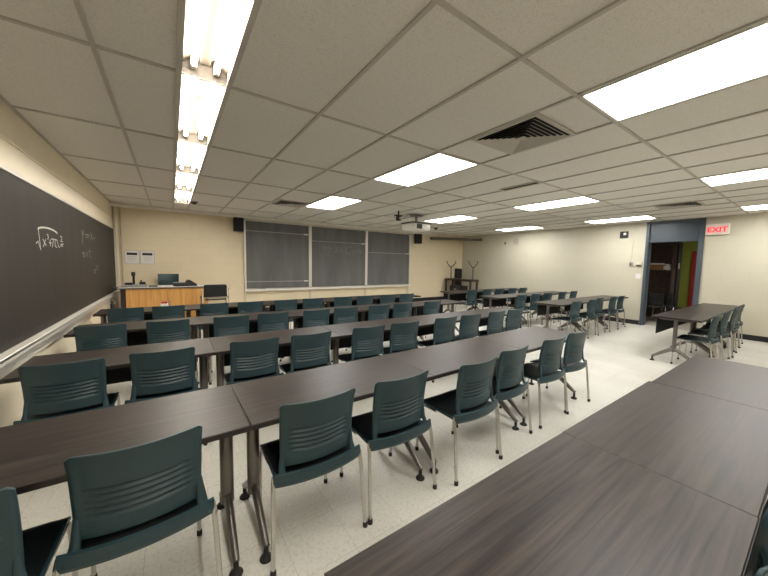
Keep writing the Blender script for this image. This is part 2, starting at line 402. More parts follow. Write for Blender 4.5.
FX = [1.60, 3.42, 5.37, 7.25]; FZ0, FZ1 = .765, 2.60
names = ['left chalkboard on the front wall, nearest the instructor desk',
         'middle chalkboard on the front wall with scribbled chalk writing',
         'right chalkboard on the front wall with mid-height rail']
rails = [(2.31, .95), (2.14, None), (1.87, None)]
for i in range(3):
    x0, x1 = FX[i], FX[i + 1]; b0 = ((x0 + x1) / 2, YF, FZ0)
    o = thing('sliding_chalkboard', names[i], 'chalkboard', b0, 0, 'sliding chalkboards on the front wall')
    zr = rails[i][0]
    fb = MB().box(x0, x0 + .045, YF - .10, YF - .002, FZ0 - .01, FZ1).box(x1 - .045, x1, YF - .10, YF - .002, FZ0 - .01, FZ1)
    fb.box(x0, x1, YF - .10, YF - .002, FZ1 - .03, FZ1)
    rel(fb, 'frame', M['alu'], o, b0)
    rel(MB().box(x0 + .045, x1 - .045, YF - .035, YF - .02, zr, FZ1 - .03), 'upper_panel', M['slate'], o, b0)
    rel(MB().box(x0 + .045, x1 - .045, YF - .072, YF - .055, FZ0 + .005, zr), 'lower_panel', M['slate'], o, b0)
    for z in rails[i]:
        if z is None: continue
        r_ = rel(MB().box(x0 + .045, x1 - .045, YF - .084, YF - .053, z - .014, z + .012, .003), 'rail', M['grey'], o, b0)
        h_ = rel(MB().box(x1 - .19, x1 - .06, YF - .094, YF - .082, z - .018, z + .014, .003), 'pull', M['white'], o, b0)
        h_.parent = r_
    rel(MB().box(x0, x1, YF - .14, YF - .002, FZ0 - .075, FZ0 - .012, .005), 'chalk_tray', M['white'], o, b0)
    for xb in ([x0] if i < 2 else [x0, x1 - .05]):
        rel(MB().box(xb, xb + .05, YF - .04, YF - .009, .216, FZ0 - .076), 'lower_batten', M['offwhite'], o, b0)
    if i == 1:
        w = MB(); PF = YF - .0724
        def SF(p, wd=.012): stroke(w, p, wd, 'x', PF)
        rr = random.Random(3)
        x = 3.80
        SF([(x, 2.02), (x + .05, 1.90), (x + .10, 2.0)]); SF([(3.93, 1.93), (4.02, 1.98), (4.06, 1.92)], .016); SF([(4.08, 1.94), (4.16, 1.94)], .016)
        for cx in (4.28, 4.42):
            SF([(cx - .05, 2.0), (cx + .05, 1.84)]); SF([(cx + .06, 2.0), (cx - .05, 1.82)])
        SF([(4.50, 1.98), (4.52, 1.80)])
        SF(arc(4.74, 1.90, .13, .12, 1.0, 5.2, 10), .015)
        for cx in (4.88, 4.98, 5.08, 5.18):
            z = 1.90; SF([(cx - .04, z + rr.uniform(-.03, .05)), (cx, z - .05), (cx + .05, z + .04)]);
        SF([(4.85, 1.80), (4.95, 1.79)]); SF([(5.10, 1.83), (5.26, 1.86)])
        rel(w, 'chalk_writing', M['chalkfaint'], o, b0)

# chalk eraser on the left front tray
tag(MB().box(-.07, .07, -.025, .025, 0, .022, .004).build('board_eraser', M['grey'], None, (2.05, YF - .11, FZ0 - .012)), 'grey board eraser lying on the tray of the left front chalkboard', 'eraser')

# ------------------------------------------------------------------ ceiling lights, strip, vents
pl = thing('ceiling_light', '', 'ceiling light')
hx, hy = TX / 2 - .014, TY / 2 - .014
fb = MB().box(-hx, hx, -hy, -hy + .018, -.006, .008).box(-hx, hx, hy - .018, hy, -.006, .008).box(-hx, -hx + .018, -hy, hy, -.006, .008).box(hx - .018, hx, -hy, hy, -.006, .008)
fb.build('frame', M['white'], pl)
MB().box(-hx + .018, hx - .018, -hy + .018, hy - .018, -.003, .008).build('diffuser', M['lamp'], pl)
st = []
cells = {
    (6, -1): 'largest glowing ceiling light panel, at the top right corner overhead',
    (6, 1): 'glowing ceiling light panel next to the big square air diffuser',
    (6, 3): 'glowing ceiling light panel above the left and middle front chalkboards',
    (11, -1): 'glowing ceiling light panel overhead between the big corner panel and the exit sign',
    (11, 1): 'glowing ceiling light panel in the middle of the right half of the ceiling',
    (11, 3): 'glowing ceiling light panel just right of the projector',
    (16, -1): 'ceiling light panel cut by the right picture edge above the exit sign',
    (16, 1): 'ceiling light panel near the right wall, left of the doorway',
    (16, 3): 'farthest ceiling light panel, near the right wall by its small speaker grille',
}
for (i, k), lab in cells.items():
    pick(pl, st, (GX(i) + TX / 2, GY(k) + TY / 2, ZC + .001), 0, lab, 'ceiling light panels')

sl = thing('strip_light', '', 'strip light')
L2 = TY / 2 - .012; cx = (SX0 + SX1) / 2; hw = (SX1 - SX0) / 2 - .002
h = MB()
prof = [(-hw, 0), (-hw, .06), (-hw * .55, .105), (hw * .55, .105), (hw, .06), (hw, 0)]
n = len(prof)
outer = [(a * 1.0 + (-.003 if a < 0 else .003), b + .004) for a, b in prof]
h.add([(a, -L2, b) for a, b in prof] + [(a, L2, b) for a, b in prof], [(q, q + 1, n + q + 1, n + q) for q in range(n - 1)] + [list(range(n)), list(range(n, 2 * n))])
h.build('housing', M['reflector'], sl, fix=False)
h = MB().box(-.03, .03, -L2 + .02, L2 - .02, .075, .104, .004); h.build('ballast_cover', M['reflector'], sl)
for x in (-.062, .066):
    tb = MB().tube([(x, -L2 + .05, .052), (x, L2 - .05, .052)], .0165, 12).build('tube', M['tube'], sl)
    MB().box(x - .016, x + .016, -L2 + .012, -L2 + .05, .03, .1, .003).box(x - .016, x + .016, L2 - .05, L2 - .012, .03, .1, .003).build('lamp_holder', M['white'], tb)
MB().tube([(-.12, -.3, .03), (-.05, -.33, .02), (.02, -.40, .018), (.05, -.50, .02), (.06, -.58, .03), (.07, -.6, .05)], .006, 6).build('loose_wire', M['grey'], sl)
st = []
slabels = ['open fluorescent strip light overhead, just behind the top picture edge',
  'nearest open fluorescent strip light, at the top edge of the picture', 'second nearest open fluorescent strip light in the ceiling slot',
  'third open fluorescent strip light counted from the camera', 'fourth open fluorescent strip light counted from the camera',
  'fifth open fluorescent strip light, second nearest the front wall', 'farthest open fluorescent strip light, nearest the front wall']
kk = 0
for k in range(-2, 6):
    y0, y1 = GY(k), GY(k + 1)
    if y1 > YF: continue
    pick(sl, st, (cx, (y0 + y1) / 2, ZC + .004), 0, slabels[min(kk, 6)], 'fluorescent strip lights in the ceiling slot'); kk += 1
# blank end of the slot
struct(MB().box(SX0, SX1, GY(5), YF, ZC + .01, ZC + .05).box(SX0, SX1, YB, GY(-2), ZC + .01, ZC + .05).build('ceiling_infill', M['ceiling']))

# four-way square diffuser
def diffuser(name, loc, label, half=.3, rings=5):
    o = thing(name, label, 'air vent', loc, 0, 'square ceiling air diffusers')
    fb = MB()
    r0, r1 = half, half - .035
    def ring(mb, ra, rb, za, zb):
        v = [(sx * ra, sy * ra, za) for sx, sy in ((-1, -1), (1, -1), (1, 1), (-1, 1))] + [(sx * rb, sy * rb, zb) for sx, sy in ((-1, -1), (1, -1), (1, 1), (-1, 1))]
        mb.add(v, [(q, (q + 1) % 4, 4 + (q + 1) % 4, 4 + q) for q in range(4)])
    ring(fb, r0, r1, -.004, -.004); ring(fb, r0, r0, -.004, .008); ring(fb, r1, r1 - .004, -.004, .008)
    fb.build('frame', M['grid'], o, fix=False)
    MB().box(-r1, r1, -r1, r1, .004, .008).build('duct', M['vent_dark'], o)
    for q in range(rings):
        rb = MB(); a = r1 - .012 - q * (r1 - .06) / rings
        # blade slopes outward and down
        ring(rb, a, a - .028, -.014, .002)
        ring(rb, a - .001, a - .029, -.0125, .0035)
        rb.build('blade', M['grid'], o, fix=False)
    MB().box(-.035, .035, -.035, .035, -.012, -.008).build('centre_plate', M['grid'], o)
    return o
diffuser('air_diffuser', (GX(6) + TX / 2 - .0, GY(0) + .33 + .28, ZC - .004), 'big square air diffuser with dark louvres beside the near light panels', .325, 6)
diffuser('air_diffuser', (GX(14) + TX / 2 - .1, GY(0) + .33 + .3, ZC - .004), 'small dark square air diffuser above the doorway', .31, 6)
diffuser('air_diffuser', (GX(6) - .32, GY(4) - .1, ZC - .004), 'dark square air diffuser left of the light panel before the front chalkboards', .30, 6)
diffuser('air_diffuser', (GX(11) + .75, GY(4) + 1.0, ZC - .004), 'faint square air diffuser beyond the projector near the far corner', .30, 6)
b0 = (GX(9) - .05, GY(1) + .3, ZC - .002)
o = thing('slot_vent', 'narrow dark slot vent in the ceiling beyond the big air diffuser', 'air vent', b0)
MB().box(-.075, .075, -.30, -.285, -.004, .008).box(-.075, .075, .285, .30, -.004, .008).box(-.075, -.055, -.3, .3, -.004, .008).box(.055, .075, -.3, .3, -.004, .008).build('frame', M['grid'], o)
MB().box(-.055, .055, -.285, .285, 0, .006).build('opening', M['vent_dark'], o)
# sprinkler and ceiling dome
for nm, loc, lab in (('ceiling_sprinkler', (.42, 7.5, ZC), 'small dark round ceiling fitting beside the strip light end'), ('ceiling_speaker', (7.15, 7.45, ZC), 'black round ceiling fitting near the far right corner')):
    o = thing(nm, lab, 'ceiling fitting', loc)
    MB().lathe([(.0, -.004), (.075, -.004), (.085, .002), (.085, .009)], n=20).build('flange', M['grey' if nm == 'ceiling_sprinkler' else 'black'], o)
    MB().lathe([(.02, -.045), (.045, -.03), (.06, -.012), (.06, -.003)], n=16).build('dome', M['black'], o)

# ------------------------------------------------------------------ projector and camera under the ceiling
b0 = (4.72, 5.55, 0)
o = thing('projector', 'white projector hung from the ceiling before the right chalkboard', 'projector', (4.98, 5.88, 2.315), math.radians(2))
MB().box(-.29, .29, -.21, .21, 0, .165, .035, 3).build('body', M['white'], o)
MB().box(-.17, .0, -.214, -.206, .03, .14, .002).build('intake_grille', M['ink'], o)
MB().tube([(.12, .20, .08), (.12, .25, .08)], .045, 16).build('lens', M['black'], o)
MB().box(-.31, .31, -.23, .23, .167, .182, .003).build('mount_plate', M['black'], o)
MB().tube([(0, 0, .182), (0, 0, ZC - 2.315 - .02)], .035, 12).build('mount_pole', M['grey'], o)
MB().lathe([(.15, ZC - 2.315 - .02), (.17, ZC - 2.315 - .012), (.17, ZC - 2.315 - .003)], n=18).build('ceiling_flange', M['grey'], o)
o = thing('ceiling_camera', 'small black camera hung from the ceiling left of the projector', 'camera', (4.22, 5.6, 2.46))
MB().lathe([(.05, 0), (.06, .01), (.06, .09), (.045, .1)], n=16).build('camera_head', M['black'], o)
MB().box(-.09, .09, -.05, .05, .10, .125, .004).build('bracket', M['black'], o)
MB().tube([(0, 0, .125), (0, 0, ZC - 2.46 - .003)], .018, 10).build('stem', M['black'], o)
MB().tube([(0, -.055, .05), (0, -.068, .05)], .025, 14).build('lens', M['steel'], o)

# speakers on the front wall
for x, lab in ((1.46, 'black wall speaker above the left edge of the front chalkboards'), (7.55, 'black wall speaker right of the right front chalkboard')):
    o = thing('wall_speaker', lab, 'speaker', (x, YF - .17, 2.26), 0, 'speakers on the front wall')
    MB().box(-.115, .115, -.09, .09, 0, .36, .012, 2).build('cabinet', M['black'], o)
    MB().box(-.10, .10, -.096, -.088, .015, .345, .002).build('grille', M['blackcloth'], o)
    MB().box(-.03, .03, .09, .165, .14, .22, .003).build('bracket', M['black'], o)
# projection screen case across the far right corner
o = thing('projection_screen', 'rolled-up projection screen case hung across the far right corner', 'projection screen', (9.05, 8.30, 2.44), math.radians(-28))
MB().box(-1.0, 1.0, -.05, .05, 0, .10, .012, 2).build('case', M['screen_case'], o)
for x in (-.7, .7): MB().tube([(x, 0, .10), (x, 0, ZC - 2.44 - .003)], .008, 8).build('hanger', M['steel'], o)
for x in (-1.0, 1.0): MB().box(x - .012, x + .012, -.054, .054, -.004, .104, .004).build('end_cap', M['black'], o)

# ------------------------------------------------------------------ fittings on the walls
for x0, lab in ((-.84, 'left white notice on the front wall above the desk'), (-.565, 'right white notice on the front wall above the desk')):
    b0 = (x0, YF, 1.40)
    o = thing('wall_notice', lab, 'notice', b0, 0, 'white notices above the desk')
    MB().box(0, .245, -.008, -.001, 0, .285).build('sheet', M['paper'], o)
    MB().box(-.006, .251, -.012, -.001, -.006, 0).box(-.006, .251, -.012, -.001, .285, .291).box(-.006, 0, -.012, -.001, 0, .285).box(.245, .251, -.012, -.001, 0, .285).build('frame', M['grey'], o)
    MB().box(.03, .215, -.0095, -.0075, .19, .245).build('black_banner', M['ink'], o)
    tl = MB()
    for q, (a, b) in enumerate(((.05, .2), (.04, .18), (.06, .21), (.04, .16))): tl.box(a, b, -.0095, -.0075, .15 - q * .032, .156 - q * .032)
    tl.build('text_lines', M['greyink'], o)
# speaker grille and knob on the right wall
o = thing('wall_grille', 'small square speaker grille high on the right wall', 'speaker grille', (XR, 6.50, 2.25))
MB().box(-.02, -.001, -.11, .11, 0, .24, .004).build('frame', M['offwhite'], o)
gm = MB()
for q in range(9): gm.box(-.024, -.018, -.095, .095, .018 + q * .0235, .030 + q * .0235)
gm.build('slats', M['grey'], o)
o = thing('wall_sensor', 'small brown knob-like sensor beside the speaker grille', 'sensor', (XR, 6.93, 2.28))
MB().box(-.02, -.001, -.03, .03, 0, .09, .004).build('body', M['screen_case'], o); MB().tube([(-.02, 0, .05), (-.035, 0, .05)], .015, 12).build('knob', M['grey'], o)
# emergency light sensor, conduit, switch, thermostat, plate
o = thing('alarm_strobe', 'black fire alarm strobe high on the wall left of the doorway', 'alarm', (XR, 3.29, 2.31))
MB().box(-.05, -.001, -.09, .09, 0, .17, .006, 2).build('body', M['black'], o); MB().box(-.065, -.048, -.055, .005, .07, .13, .006).build('lens', M['white'], o)
tag(MB().tube([(0, 0, 0), (0, 0, ZC - 1.66)], .008, 8).build('conduit', M['offwhite'], None, (XR - .012, 3.09, 1.655)), 'thin vertical wiring conduit above the switch box left of the doorway', 'conduit')
o = thing('switch_box', 'small grey switch box at the foot of the thin conduit', 'switch', (XR, 3.09, 1.545))
MB().box(-.04, -.001, -.035, .035, 0, .11, .004).build('box', M['grey'], o); MB().box(-.048, -.039, -.01, .01, .04, .07, .002).build('toggle', M['black'], o)
o = thing('thermostat', 'brown and beige thermostat beside the door frame', 'thermostat', (XR, 2.92, 1.535))
MB().box(-.035, -.001, -.06, .06, 0, .13, .005).build('body', M['offwhite'], o); MB().box(-.042, -.033, -.05, .05, .01, .055, .003).build('cover', M['screen_case'], o)
o = thing('wall_plate', 'pale light switch plate below the thermostat', 'switch', (XR, 2.92, 1.22))
MB().box(-.012, -.001, -.055, .055, 0, .13, .004).build('plate', M['paper'], o); MB().box(-.02, -.011, -.012, .012, .05, .08, .002).build('toggle', M['paper'], o)
# EXIT sign
o = thing('exit_sign', 'lit EXIT sign with red letters above and right of the doorway', 'exit sign', (XR, 1.545, 2.275))
MB().box(-.07, -.001, -.185, .185, 0, .235, .008, 2).build('housing', M['white'], o)
MB().box(-.074, -.069, -.172, .172, .014, .221).build('face', M['exitface'], o)
cu = bpy.data.curves.new('exit_text', 'FONT'); cu.body = 'EXIT'; cu.size = .155; cu.extrude = .002; cu.align_x = 'CENTER'; cu.offset = .005
to = bpy.data.objects.new('exit_text', cu); COL.objects.link(to)
dg = bpy.context.evaluated_depsgraph_get(); me = bpy.data.meshes.new_from_object(to.evaluated_get(dg)); me.materials.clear(); me.materials.append(M['exitred'])
me.transform(Matrix(((0, 0, -1, -.077), (-1, 0, 0, 0), (0, 1, 0, .062), (0, 0, 0, 1))))
bpy.data.objects.remove(to)
lt = bpy.data.objects.new('letters', me); COL.objects.link(lt); lt.parent = o; lt['label'] = 'red EXIT letters'

# ------------------------------------------------------------------ tables
TL, TD = 1.172, .578
tb = thing('table', '', 'table')
MB().box(-TL / 2, TL / 2, -TD / 2, TD / 2, TZ - .026, TZ, .003).build('tabletop', M['wood'], tb)
eb = MB()
eb.box(-TL / 2 - .001, TL / 2 + .001, -TD / 2 - .0015, -TD / 2 + .002, TZ - .027, TZ - .0035).box(-TL / 2 - .001, TL / 2 + .001, TD / 2 - .002, TD / 2 + .0015, TZ - .027, TZ - .0035)
eb.box(-TL / 2 - .0015, -TL / 2 + .002, -TD / 2, TD / 2, TZ - .027, TZ - .0035).box(TL / 2 - .002, TL / 2 + .0015, -TD / 2, TD / 2, TZ - .027, TZ - .0035)
eb.build('edge_band', M['edge'], tb)
MB().box(-.475, .475, TD / 2 - .055, TD / 2 - .04, .44, TZ - .035, .003).build('modesty_panel', M['blackcloth'], tb)
MB().tube([(-TL / 2 + .1, 0, TZ - .05), (TL / 2 - .1, 0, TZ - .05)], .018, 10).build('crossbar', M['legpaint'], tb)
for s in (-1, 1):
    x = s * (TL / 2 - .066)
    lg = MB()
    lg.tube([(x, 0, .20), (x, 0, TZ - .045)], .03, 14, rads=[(.033, .026)] * 2)
    lg.box(x - .03, x + .03, -.2, .2, TZ - .045, TZ - .027, .004)
    for t_ in (-1, 1):
        lg.tube([(x, 0, .235), (x, t_ * .045, .225), (x, t_ * .13, .165), (x, t_ * .235, .088), (x, t_ * .262, .075)], .02, 10, rads=[(.030, .021), (.030, .021), (.026, .020), (.018, .017), (.015, .015)])
    leg = lg.build('leg', M['legpaint'], tb)
    for t_ in (-1, 1):
        MB().lathe([(.030, 0), (.032, .006), (.026, .014), (.012, .022), (.012, .078)], x, t_ * .250, 14).build('glide', M['rubber'], leg)
TABLE_ST = []
ORD = ['first', 'second', 'third', 'fourth', 'fifth', 'sixth', 'seventh', 'eighth', 'ninth', 'tenth']
def ordn(i, n):
    if i == 0: return 'leftmost'
    if i == n - 1: return 'rightmost'
    return ORD[i] + ' from left'
X0 = -.894; PITCH = 1.1735
long_rows = [  # (near edge y, tables, row phrase)
    (1.472, 4, 'in the nearest chair-lined long row'),
    (2.858, 5, 'in the long row just behind the nearest one'),
    (4.245, 5, 'in the second long row from the front chalkboards'),
    (5.632, 5, 'in the long row closest to the front chalkboards'),
]
for yn, n, ph in long_rows:
    for i in range(n):
        pick(tb, TABLE_ST, (X0 + PITCH * (i + .5), yn + TD / 2 + ((0, .010, .030, .050)[i] if n == 4 else 0), 0), (.0172 if n == 4 and i else 0), 'dark wood-grain table, ' + ordn(i, n) + ' ' + ph, 'dark tables of the long rows')
nl = ['left grey-brown wood-grain table in the foreground at the bottom edge', 'middle grey-brown wood-grain table in the foreground', 'far right-hand table of the grey-brown foreground row']
for i in range(3):
    pick(tb, TABLE_ST, (.286 + PITCH * (i + .5), .072 + TD / 2 + (0, .002, -.012)[i], 0), 0, nl[i], 'dark tables of the foreground row')
right_rows = [
    (1.04, 'in the short row beside the doorway'),
    (3.00, 'in the nearest short row left of the doorway'),
    (4.40, 'in the middle short row along the right wall'),
    (5.78, 'in the farthest short row along the right wall'),
]
for yn, ph in right_rows:
    for i in range(3):
        pick(tb, TABLE_ST, (6.33 + (.05 if yn < 2 else 0) + PITCH * (i + .5), yn + TD / 2, 0), 0, 'dark wood-grain table, ' + ('nearest the centre aisle', 'middle one', 'against the right wall')[i] + ' ' + ph, 'dark tables of the short rows')

# ------------------------------------------------------------------ chairs (facing +y, origin on the floor)
RF = -.235                                    # rear feet
def smooth01(t): t = max(0, min(1, t)); return t * t * (3 - 2 * t)
def back_mesh(dz=0.):
    z0, z1 = .479, .813; nu, nv = 30, 80; th = .011
    def prof_y(z):                            # side profile: leans back, flares at the top
        t = (z - z0) / (z1 - z0)
        return -.192 - .018 * t - .020 * t * t * t + .004 * math.sin(PI * t)
    def pos(u, v):
        t = v; half = .196 + .008 * t
        z = z0 + (z1 - z0) * v
        a = 2 * u - 1
        # rounded top corners
        zz = z
        e = max(0, (abs(a) - .92) / .08)
        if v > .8: zz = z - .013 * (e ** 2.2) * (v - .8) / .2
        zz += -.006 * (1 - a * a) * (v - .5)
        y = prof_y(z) + .042 * a * a - .006
        return Vector((half * a, y, zz + dz))
    V = []; F = []
    for side in (0, 1):
        for j in range(nv + 1):
            for i in range(nu + 1):
                u, v = i / nu, j / nv; p = pos(u, v); a = abs(2 * u - 1)
                off = 0
                # five curved lumbar ribs
                vv = v * (z1 - z0); bend = .010 * (2 * u - 1) ** 2
                c = vv - bend
                if .062 < c < .19:
                    k = (c - .062) / .128 * 5
                    ph = k % 1.0; off = .0125 * (smooth01(ph / .78) if ph < .78 else smooth01((1 - ph) / .22)) * smooth01((.80 - a) / .10)
                # raised side rims with a channel
                ch = (math.exp(-((a - .925) / .03) ** 2) * -.005 + math.exp(-((a - .845) / .022) ** 2) * .006) * smooth01(v / .1) * smooth01((.93 - v) / .1)
                if side == 0: p = p + Vector((0, -th / 2 + off + ch, 0))        # rear face (towards -y)
                else: p = p + Vector((0, th / 2 + off * .6, 0))
                V.append(p)
    N = (nu + 1) * (nv + 1)
    def I(s_, i, j): return s_ * N + j * (nu + 1) + i
    for j in range(nv):
        for i in range(nu):
            F.append((I(0, i, j), I(0, i + 1, j), I(0, i + 1, j + 1), I(0, i, j + 1)))
            F.append((I(1, i, j), I(1, i, j + 1), I(1, i + 1, j + 1), I(1, i + 1, j)))
    for j in range(nv):
        for i in (0, nu):
            q = (I(0, i, j), I(0, i, j + 1), I(1, i, j + 1), I(1, i, j)); F.append(q if i == 0 else q[::-1])
    for i in range(nu):
        for j in (0, nv):
            q = (I(0, i, j), I(1, i, j), I(1, i + 1, j), I(0, i + 1, j)); F.append(q if j == 0 else q[::-1])
    mb = MB(); mb.add(V, F, True)
    # uprights that carry the back down to the seat band
    for s in (-1, 1):
        x = s * .188
        mb.tube([(x * 1.05, -.196, .440 + dz), (x * 1.02, -.170, .490 + dz), (x * 1.0, -.168, .570 + dz)], .01, 8, rads=[(.010, .020), (.010, .016), (.005, .010)])
    return mb
def band_mesh(dz=0.):
    """seat shell: dished seat with a curved rear band and thin side edges"""
    mb = MB(); n = 18; dz = dz - .021
    v = []; f = []
    def ring(a):
        x = .240 * a; y = -.228 + .040 * a * a
        return [(x, y - .004, .424 + dz), (x, y - .010, .440 + dz), (x, y - .006, .484 + dz), (x, y + .008, .487 + dz), (x, y + .014, .455 + dz), (x, y + .014, .424 + dz)]
    for i in range(n + 1): v += ring(2 * i / n - 1)
    for i in range(n):
        for k in range(6): f.append((i * 6 + k, i * 6 + (k + 1) % 6, (i + 1) * 6 + (k + 1) % 6, (i + 1) * 6 + k))
    f += [list(range(6)), [n * 6 + k for k in range(6)][::-1]]
    mb.add(v, f)
    # seat pan
    ny, nx = 14, 12; V = []; F = []
    def half(t): return .225 - .012 * t
    for s_ in (0, 1):
        for j in range(ny + 1):
            t = j / ny; y = -.205 + .42 * t
            for i in range(nx + 1):
                a = 2 * i / nx - 1
                e = max(0, (abs(a) - .75) / .25); fr_ = max(0, (t - .88) / .12)
                z = .442 + .010 * e * e - .014 * fr_ * fr_ - .006 * (1 - a * a)
                V.append((half(t) * a, y - .015 * e * e * (1 if t > .8 else 0), z + dz - (0 if s_ else .014)))
    N = (nx + 1) * (ny + 1)
    for j in range(ny):
        for i in range(nx):
            q = j * (nx + 1) + i
            F.append((q, q + nx + 1, q + nx + 2, q + 1)); F.append((N + q, N + q + 1, N + q + nx + 2, N + q + nx + 1))
    for j in range(ny):
        for i in (0, nx):
            a_ = j * (nx + 1) + i; F.append((a_, N + a_, N + a_ + nx + 1, a_ + nx + 1))
    for i in range(nx):
        for j in (0, ny):
            a_ = j * (nx + 1) + i; F.append((a_, a_ + 1, N + a_ + 1, N + a_))
    mb.add(V, F, True)
    return mb
def pad_mesh(dz=0.):
    mb = MB(); V = []; F = []; nx = ny = 12; dz = dz - .021
    for s_ in (0, 1):
        for j in range(ny + 1):
            for i in range(nx + 1):
                a = 2 * i / nx - 1; b = 2 * j / ny - 1
                k = math.sqrt(max(0, 1 - .5 * b * b)); k2 = math.sqrt(max(0, 1 - .5 * a * a))
                # squircle outline
                x = .212 * a * (1 - .10 * b ** 6); y = .02 + .185 * b * (1 - .06 * a ** 6)
                ed = max(abs(a), abs(b)) ** 6
                z = .4585 - .006 * (1 - a * a) - .010 * ed - .010 * max(0, b) ** 5
                V.append((x, y, z + dz - (0 if s_ else .014)))
    N = (nx + 1) * (ny + 1)
    for j in range(ny):
        for i in range(nx):
            q = j * (nx + 1) + i
            F.append((q, q + nx + 1, q + nx + 2, q + 1)); F.append((N + q, N + q + 1, N + q + nx + 2, N + q + nx + 1))
    for j in range(ny):
        for i in (0, nx):
            a_ = j * (nx + 1) + i; F.append((a_, N + a_, N + a_ + nx + 1, a_ + nx + 1))
    for i in range(nx):
        for j in (0, ny):
            a_ = j * (nx + 1) + i; F.append((a_, a_ + 1, N + a_ + 1, N + a_))
    mb.add(V, F, True); return mb
def make_chair(name, cat, dz=0.):
    t = thing(name, '', cat)
    back_mesh(dz).build('backrest', M['teal'], t)
    band_mesh(dz).build('seat_shell', M['teal'], t)
    pad_mesh(dz).build('seat_pad', M['pad'], t)
    k = 1 + dz * .35
    for s in (-1, 1):
        # front leg: foot, up, bends back under the seat edge
        lg = MB().tube([(s * .212 * k, .215 * k, .012), (s * .209, .205, .30 + dz), (s * .207, .200, .364 + dz), (s * .206, .190, .391 + dz), (s * .206, .165, .399 + dz), (s * .206, .02, .400 + dz)], .0095, 10).build('leg', M['chrome'], t)
        MB().lathe([(.013, 0), (.0135, .004), (.0125, .026), (.0105, .028)], s * .212 * k, .215 * k, 12).build('glide', M['rubber'], lg)
        lg = MB().tube([(s * .255 * k, RF * k, .012), (s * .2435, -.202, .34 + dz), (s * .2395, -.188, .425 + dz), (s * .234, -.180, .450 + dz)], .0105, 10).build('leg', M['chrome'], t)
        MB().lathe([(.014, 0), (.0145, .004), (.0135, .026), (.0115, .028)], s * .255 * k, RF * k, 12).build('glide', M['rubber'], lg)
    if dz > .1:
        for s in (-1, 1): MB().tube([(s * .22, .205, .25), (s * .25, -.215, .25)], .008, 8).build('footrest_bar', M['chrome'], t)
        MB().tube([(-.22, .205, .28), (.22, .205, .28)], .008, 8).build('footrest_bar', M['chrome'], t)
    return t
chair = make_chair('classroom_chair', 'chair')
CH_ST = []
def put(x, yrear, label, group, rz=0.):
    c, s = math.cos(rz), math.sin(rz)
    return pick(chair, CH_ST, (x, yrear - RF, 0), rz, label, group)
R_ = math.radians
rows = [
    ('long row nearest the camera', [(-.60, 1.31, -3), (-.122, 1.400, 1.5), (.612, 1.405, 0), (1.155, 1.405, 0), (1.805, 1.352, 1), (2.35, 1.423, 2), (3.025, 1.430, 0), (3.55, 1.447, -1)]),
    ('long row just behind the nearest one', [(x * 1.018, 2.79 + random.uniform(-.015, .015), random.uniform(-2, 2)) for x in (-.587, -.06, .583, 1.086, 1.73, 2.229, 2.90, 3.383, 3.976, 4.447)]),
    ('second long row from the front chalkboards', [(x * 1.012, 4.176 + random.uniform(-.015, .015), random.uniform(-2, 2)) for x in (-.603, -.041, .602, 1.096, 1.704, 2.187, 2.802, 3.28, 3.984)]),
    ('long row closest to the front chalkboards', [(x * 1.01, 5.565 + random.uniform(-.015, .015), random.uniform(-2, 2)) for x in (-.543, -.045, .551, 1.088, 1.688, 2.208, 2.854, 3.359, 3.94, 4.464)]),
]
for ph, L in rows:
    for i, (x, y, a) in enumerate(L):
        put(x, y, 'teal plastic chair, ' + ordn(i, len(L)) + ' in the ' + ph, 'teal chairs at the long rows', R_(a))
short = [
    ('short row beside the doorway', [(6.68, .90), (7.42, .89), (8.1, .88), (8.68, .92), (9.25, .94)]),
    ('nearest short row left of the doorway', [(6.73, 2.84), (7.45, 2.83), (7.99, 2.90), (8.62, 2.86), (9.17, 2.88)]),
    ('middle short row along the right wall', [(6.93, 4.15), (7.56, 4.16), (8.12, 4.14), (8.9, 4.15), (9.55, 4.15)]),
    ('farthest short row along the right wall', [(6.83, 5.56), (7.48, 5.55), (8.03, 5.54), (8.72, 5.55), (9.3, 5.56)]),
]
for ph, L in short:
    for i, (x, y) in enumerate(L):
        put(x, y, 'teal plastic chair, ' + ordn(i, len(L)) + ' in the ' + ph, 'teal chairs at the short rows', R_(random.uniform(-3, 3)))
put(1.28, .004, 'teal chair back cut by the bottom right corner of the picture', 'teal chairs at the foreground row')
put(1.86, .002, 'dark chair seat tucked under the foreground table at the right edge', 'teal chairs at the foreground row')

stool = make_chair('high_chair', 'chair', .36)
stool['label'] = 'tall teal chair standing behind the instructor desk'; stool.location = (-.06, 8.62, 0); stool.rotation_euler = (0, 0, PI)

# ------------------------------------------------------------------ instructor desk and what stands on it
b0 = (-.02, 8.15, 0)
o = thing('instructor_desk', 'oak-fronted instructor desk with pale top at the front left', 'desk', b0)
DX0, DX1, DYa, DYb, DZ = -.86, .86, 7.85, 8.42, .935
rel(MB().box(DX0 + .10, .66, DYa + .04, DYb - .03, .08, DZ - .032), 'body', M['oak'], o, b0)
rel(MB().box(DX0 + .02, DX0 + .10, DYa + .05, DYb - .03, .0, DZ - .032), 'dark_side', M['wood_dark'], o, b0)
rel(MB().box(DX0 + .12, .64, DYa + .08, DYb - .06, 0, .08), 'plinth', M['base'], o, b0)
for xa, xb in ((DX0 + .105, -.085), (-.075, .655)):
    dr = rel(MB().box(xa, xb, DYa + .02, DYa + .04, .09, DZ - .04, .002), 'door', M['oak'], o, b0)
    hh = rel(MB().box((xb - .04 if xa < -.5 else xa + .025), (xb - .025 if xa < -.5 else xa + .04), DYa + .005, DYa + .02, .55, .67, .003), 'handle', M['steel'], o, b0); hh.parent = dr
rel(MB().box(DX0 - .02, DX1, DYa, DYb, DZ - .03, DZ, .004), 'desktop', M['lightgrey'], o, b0)
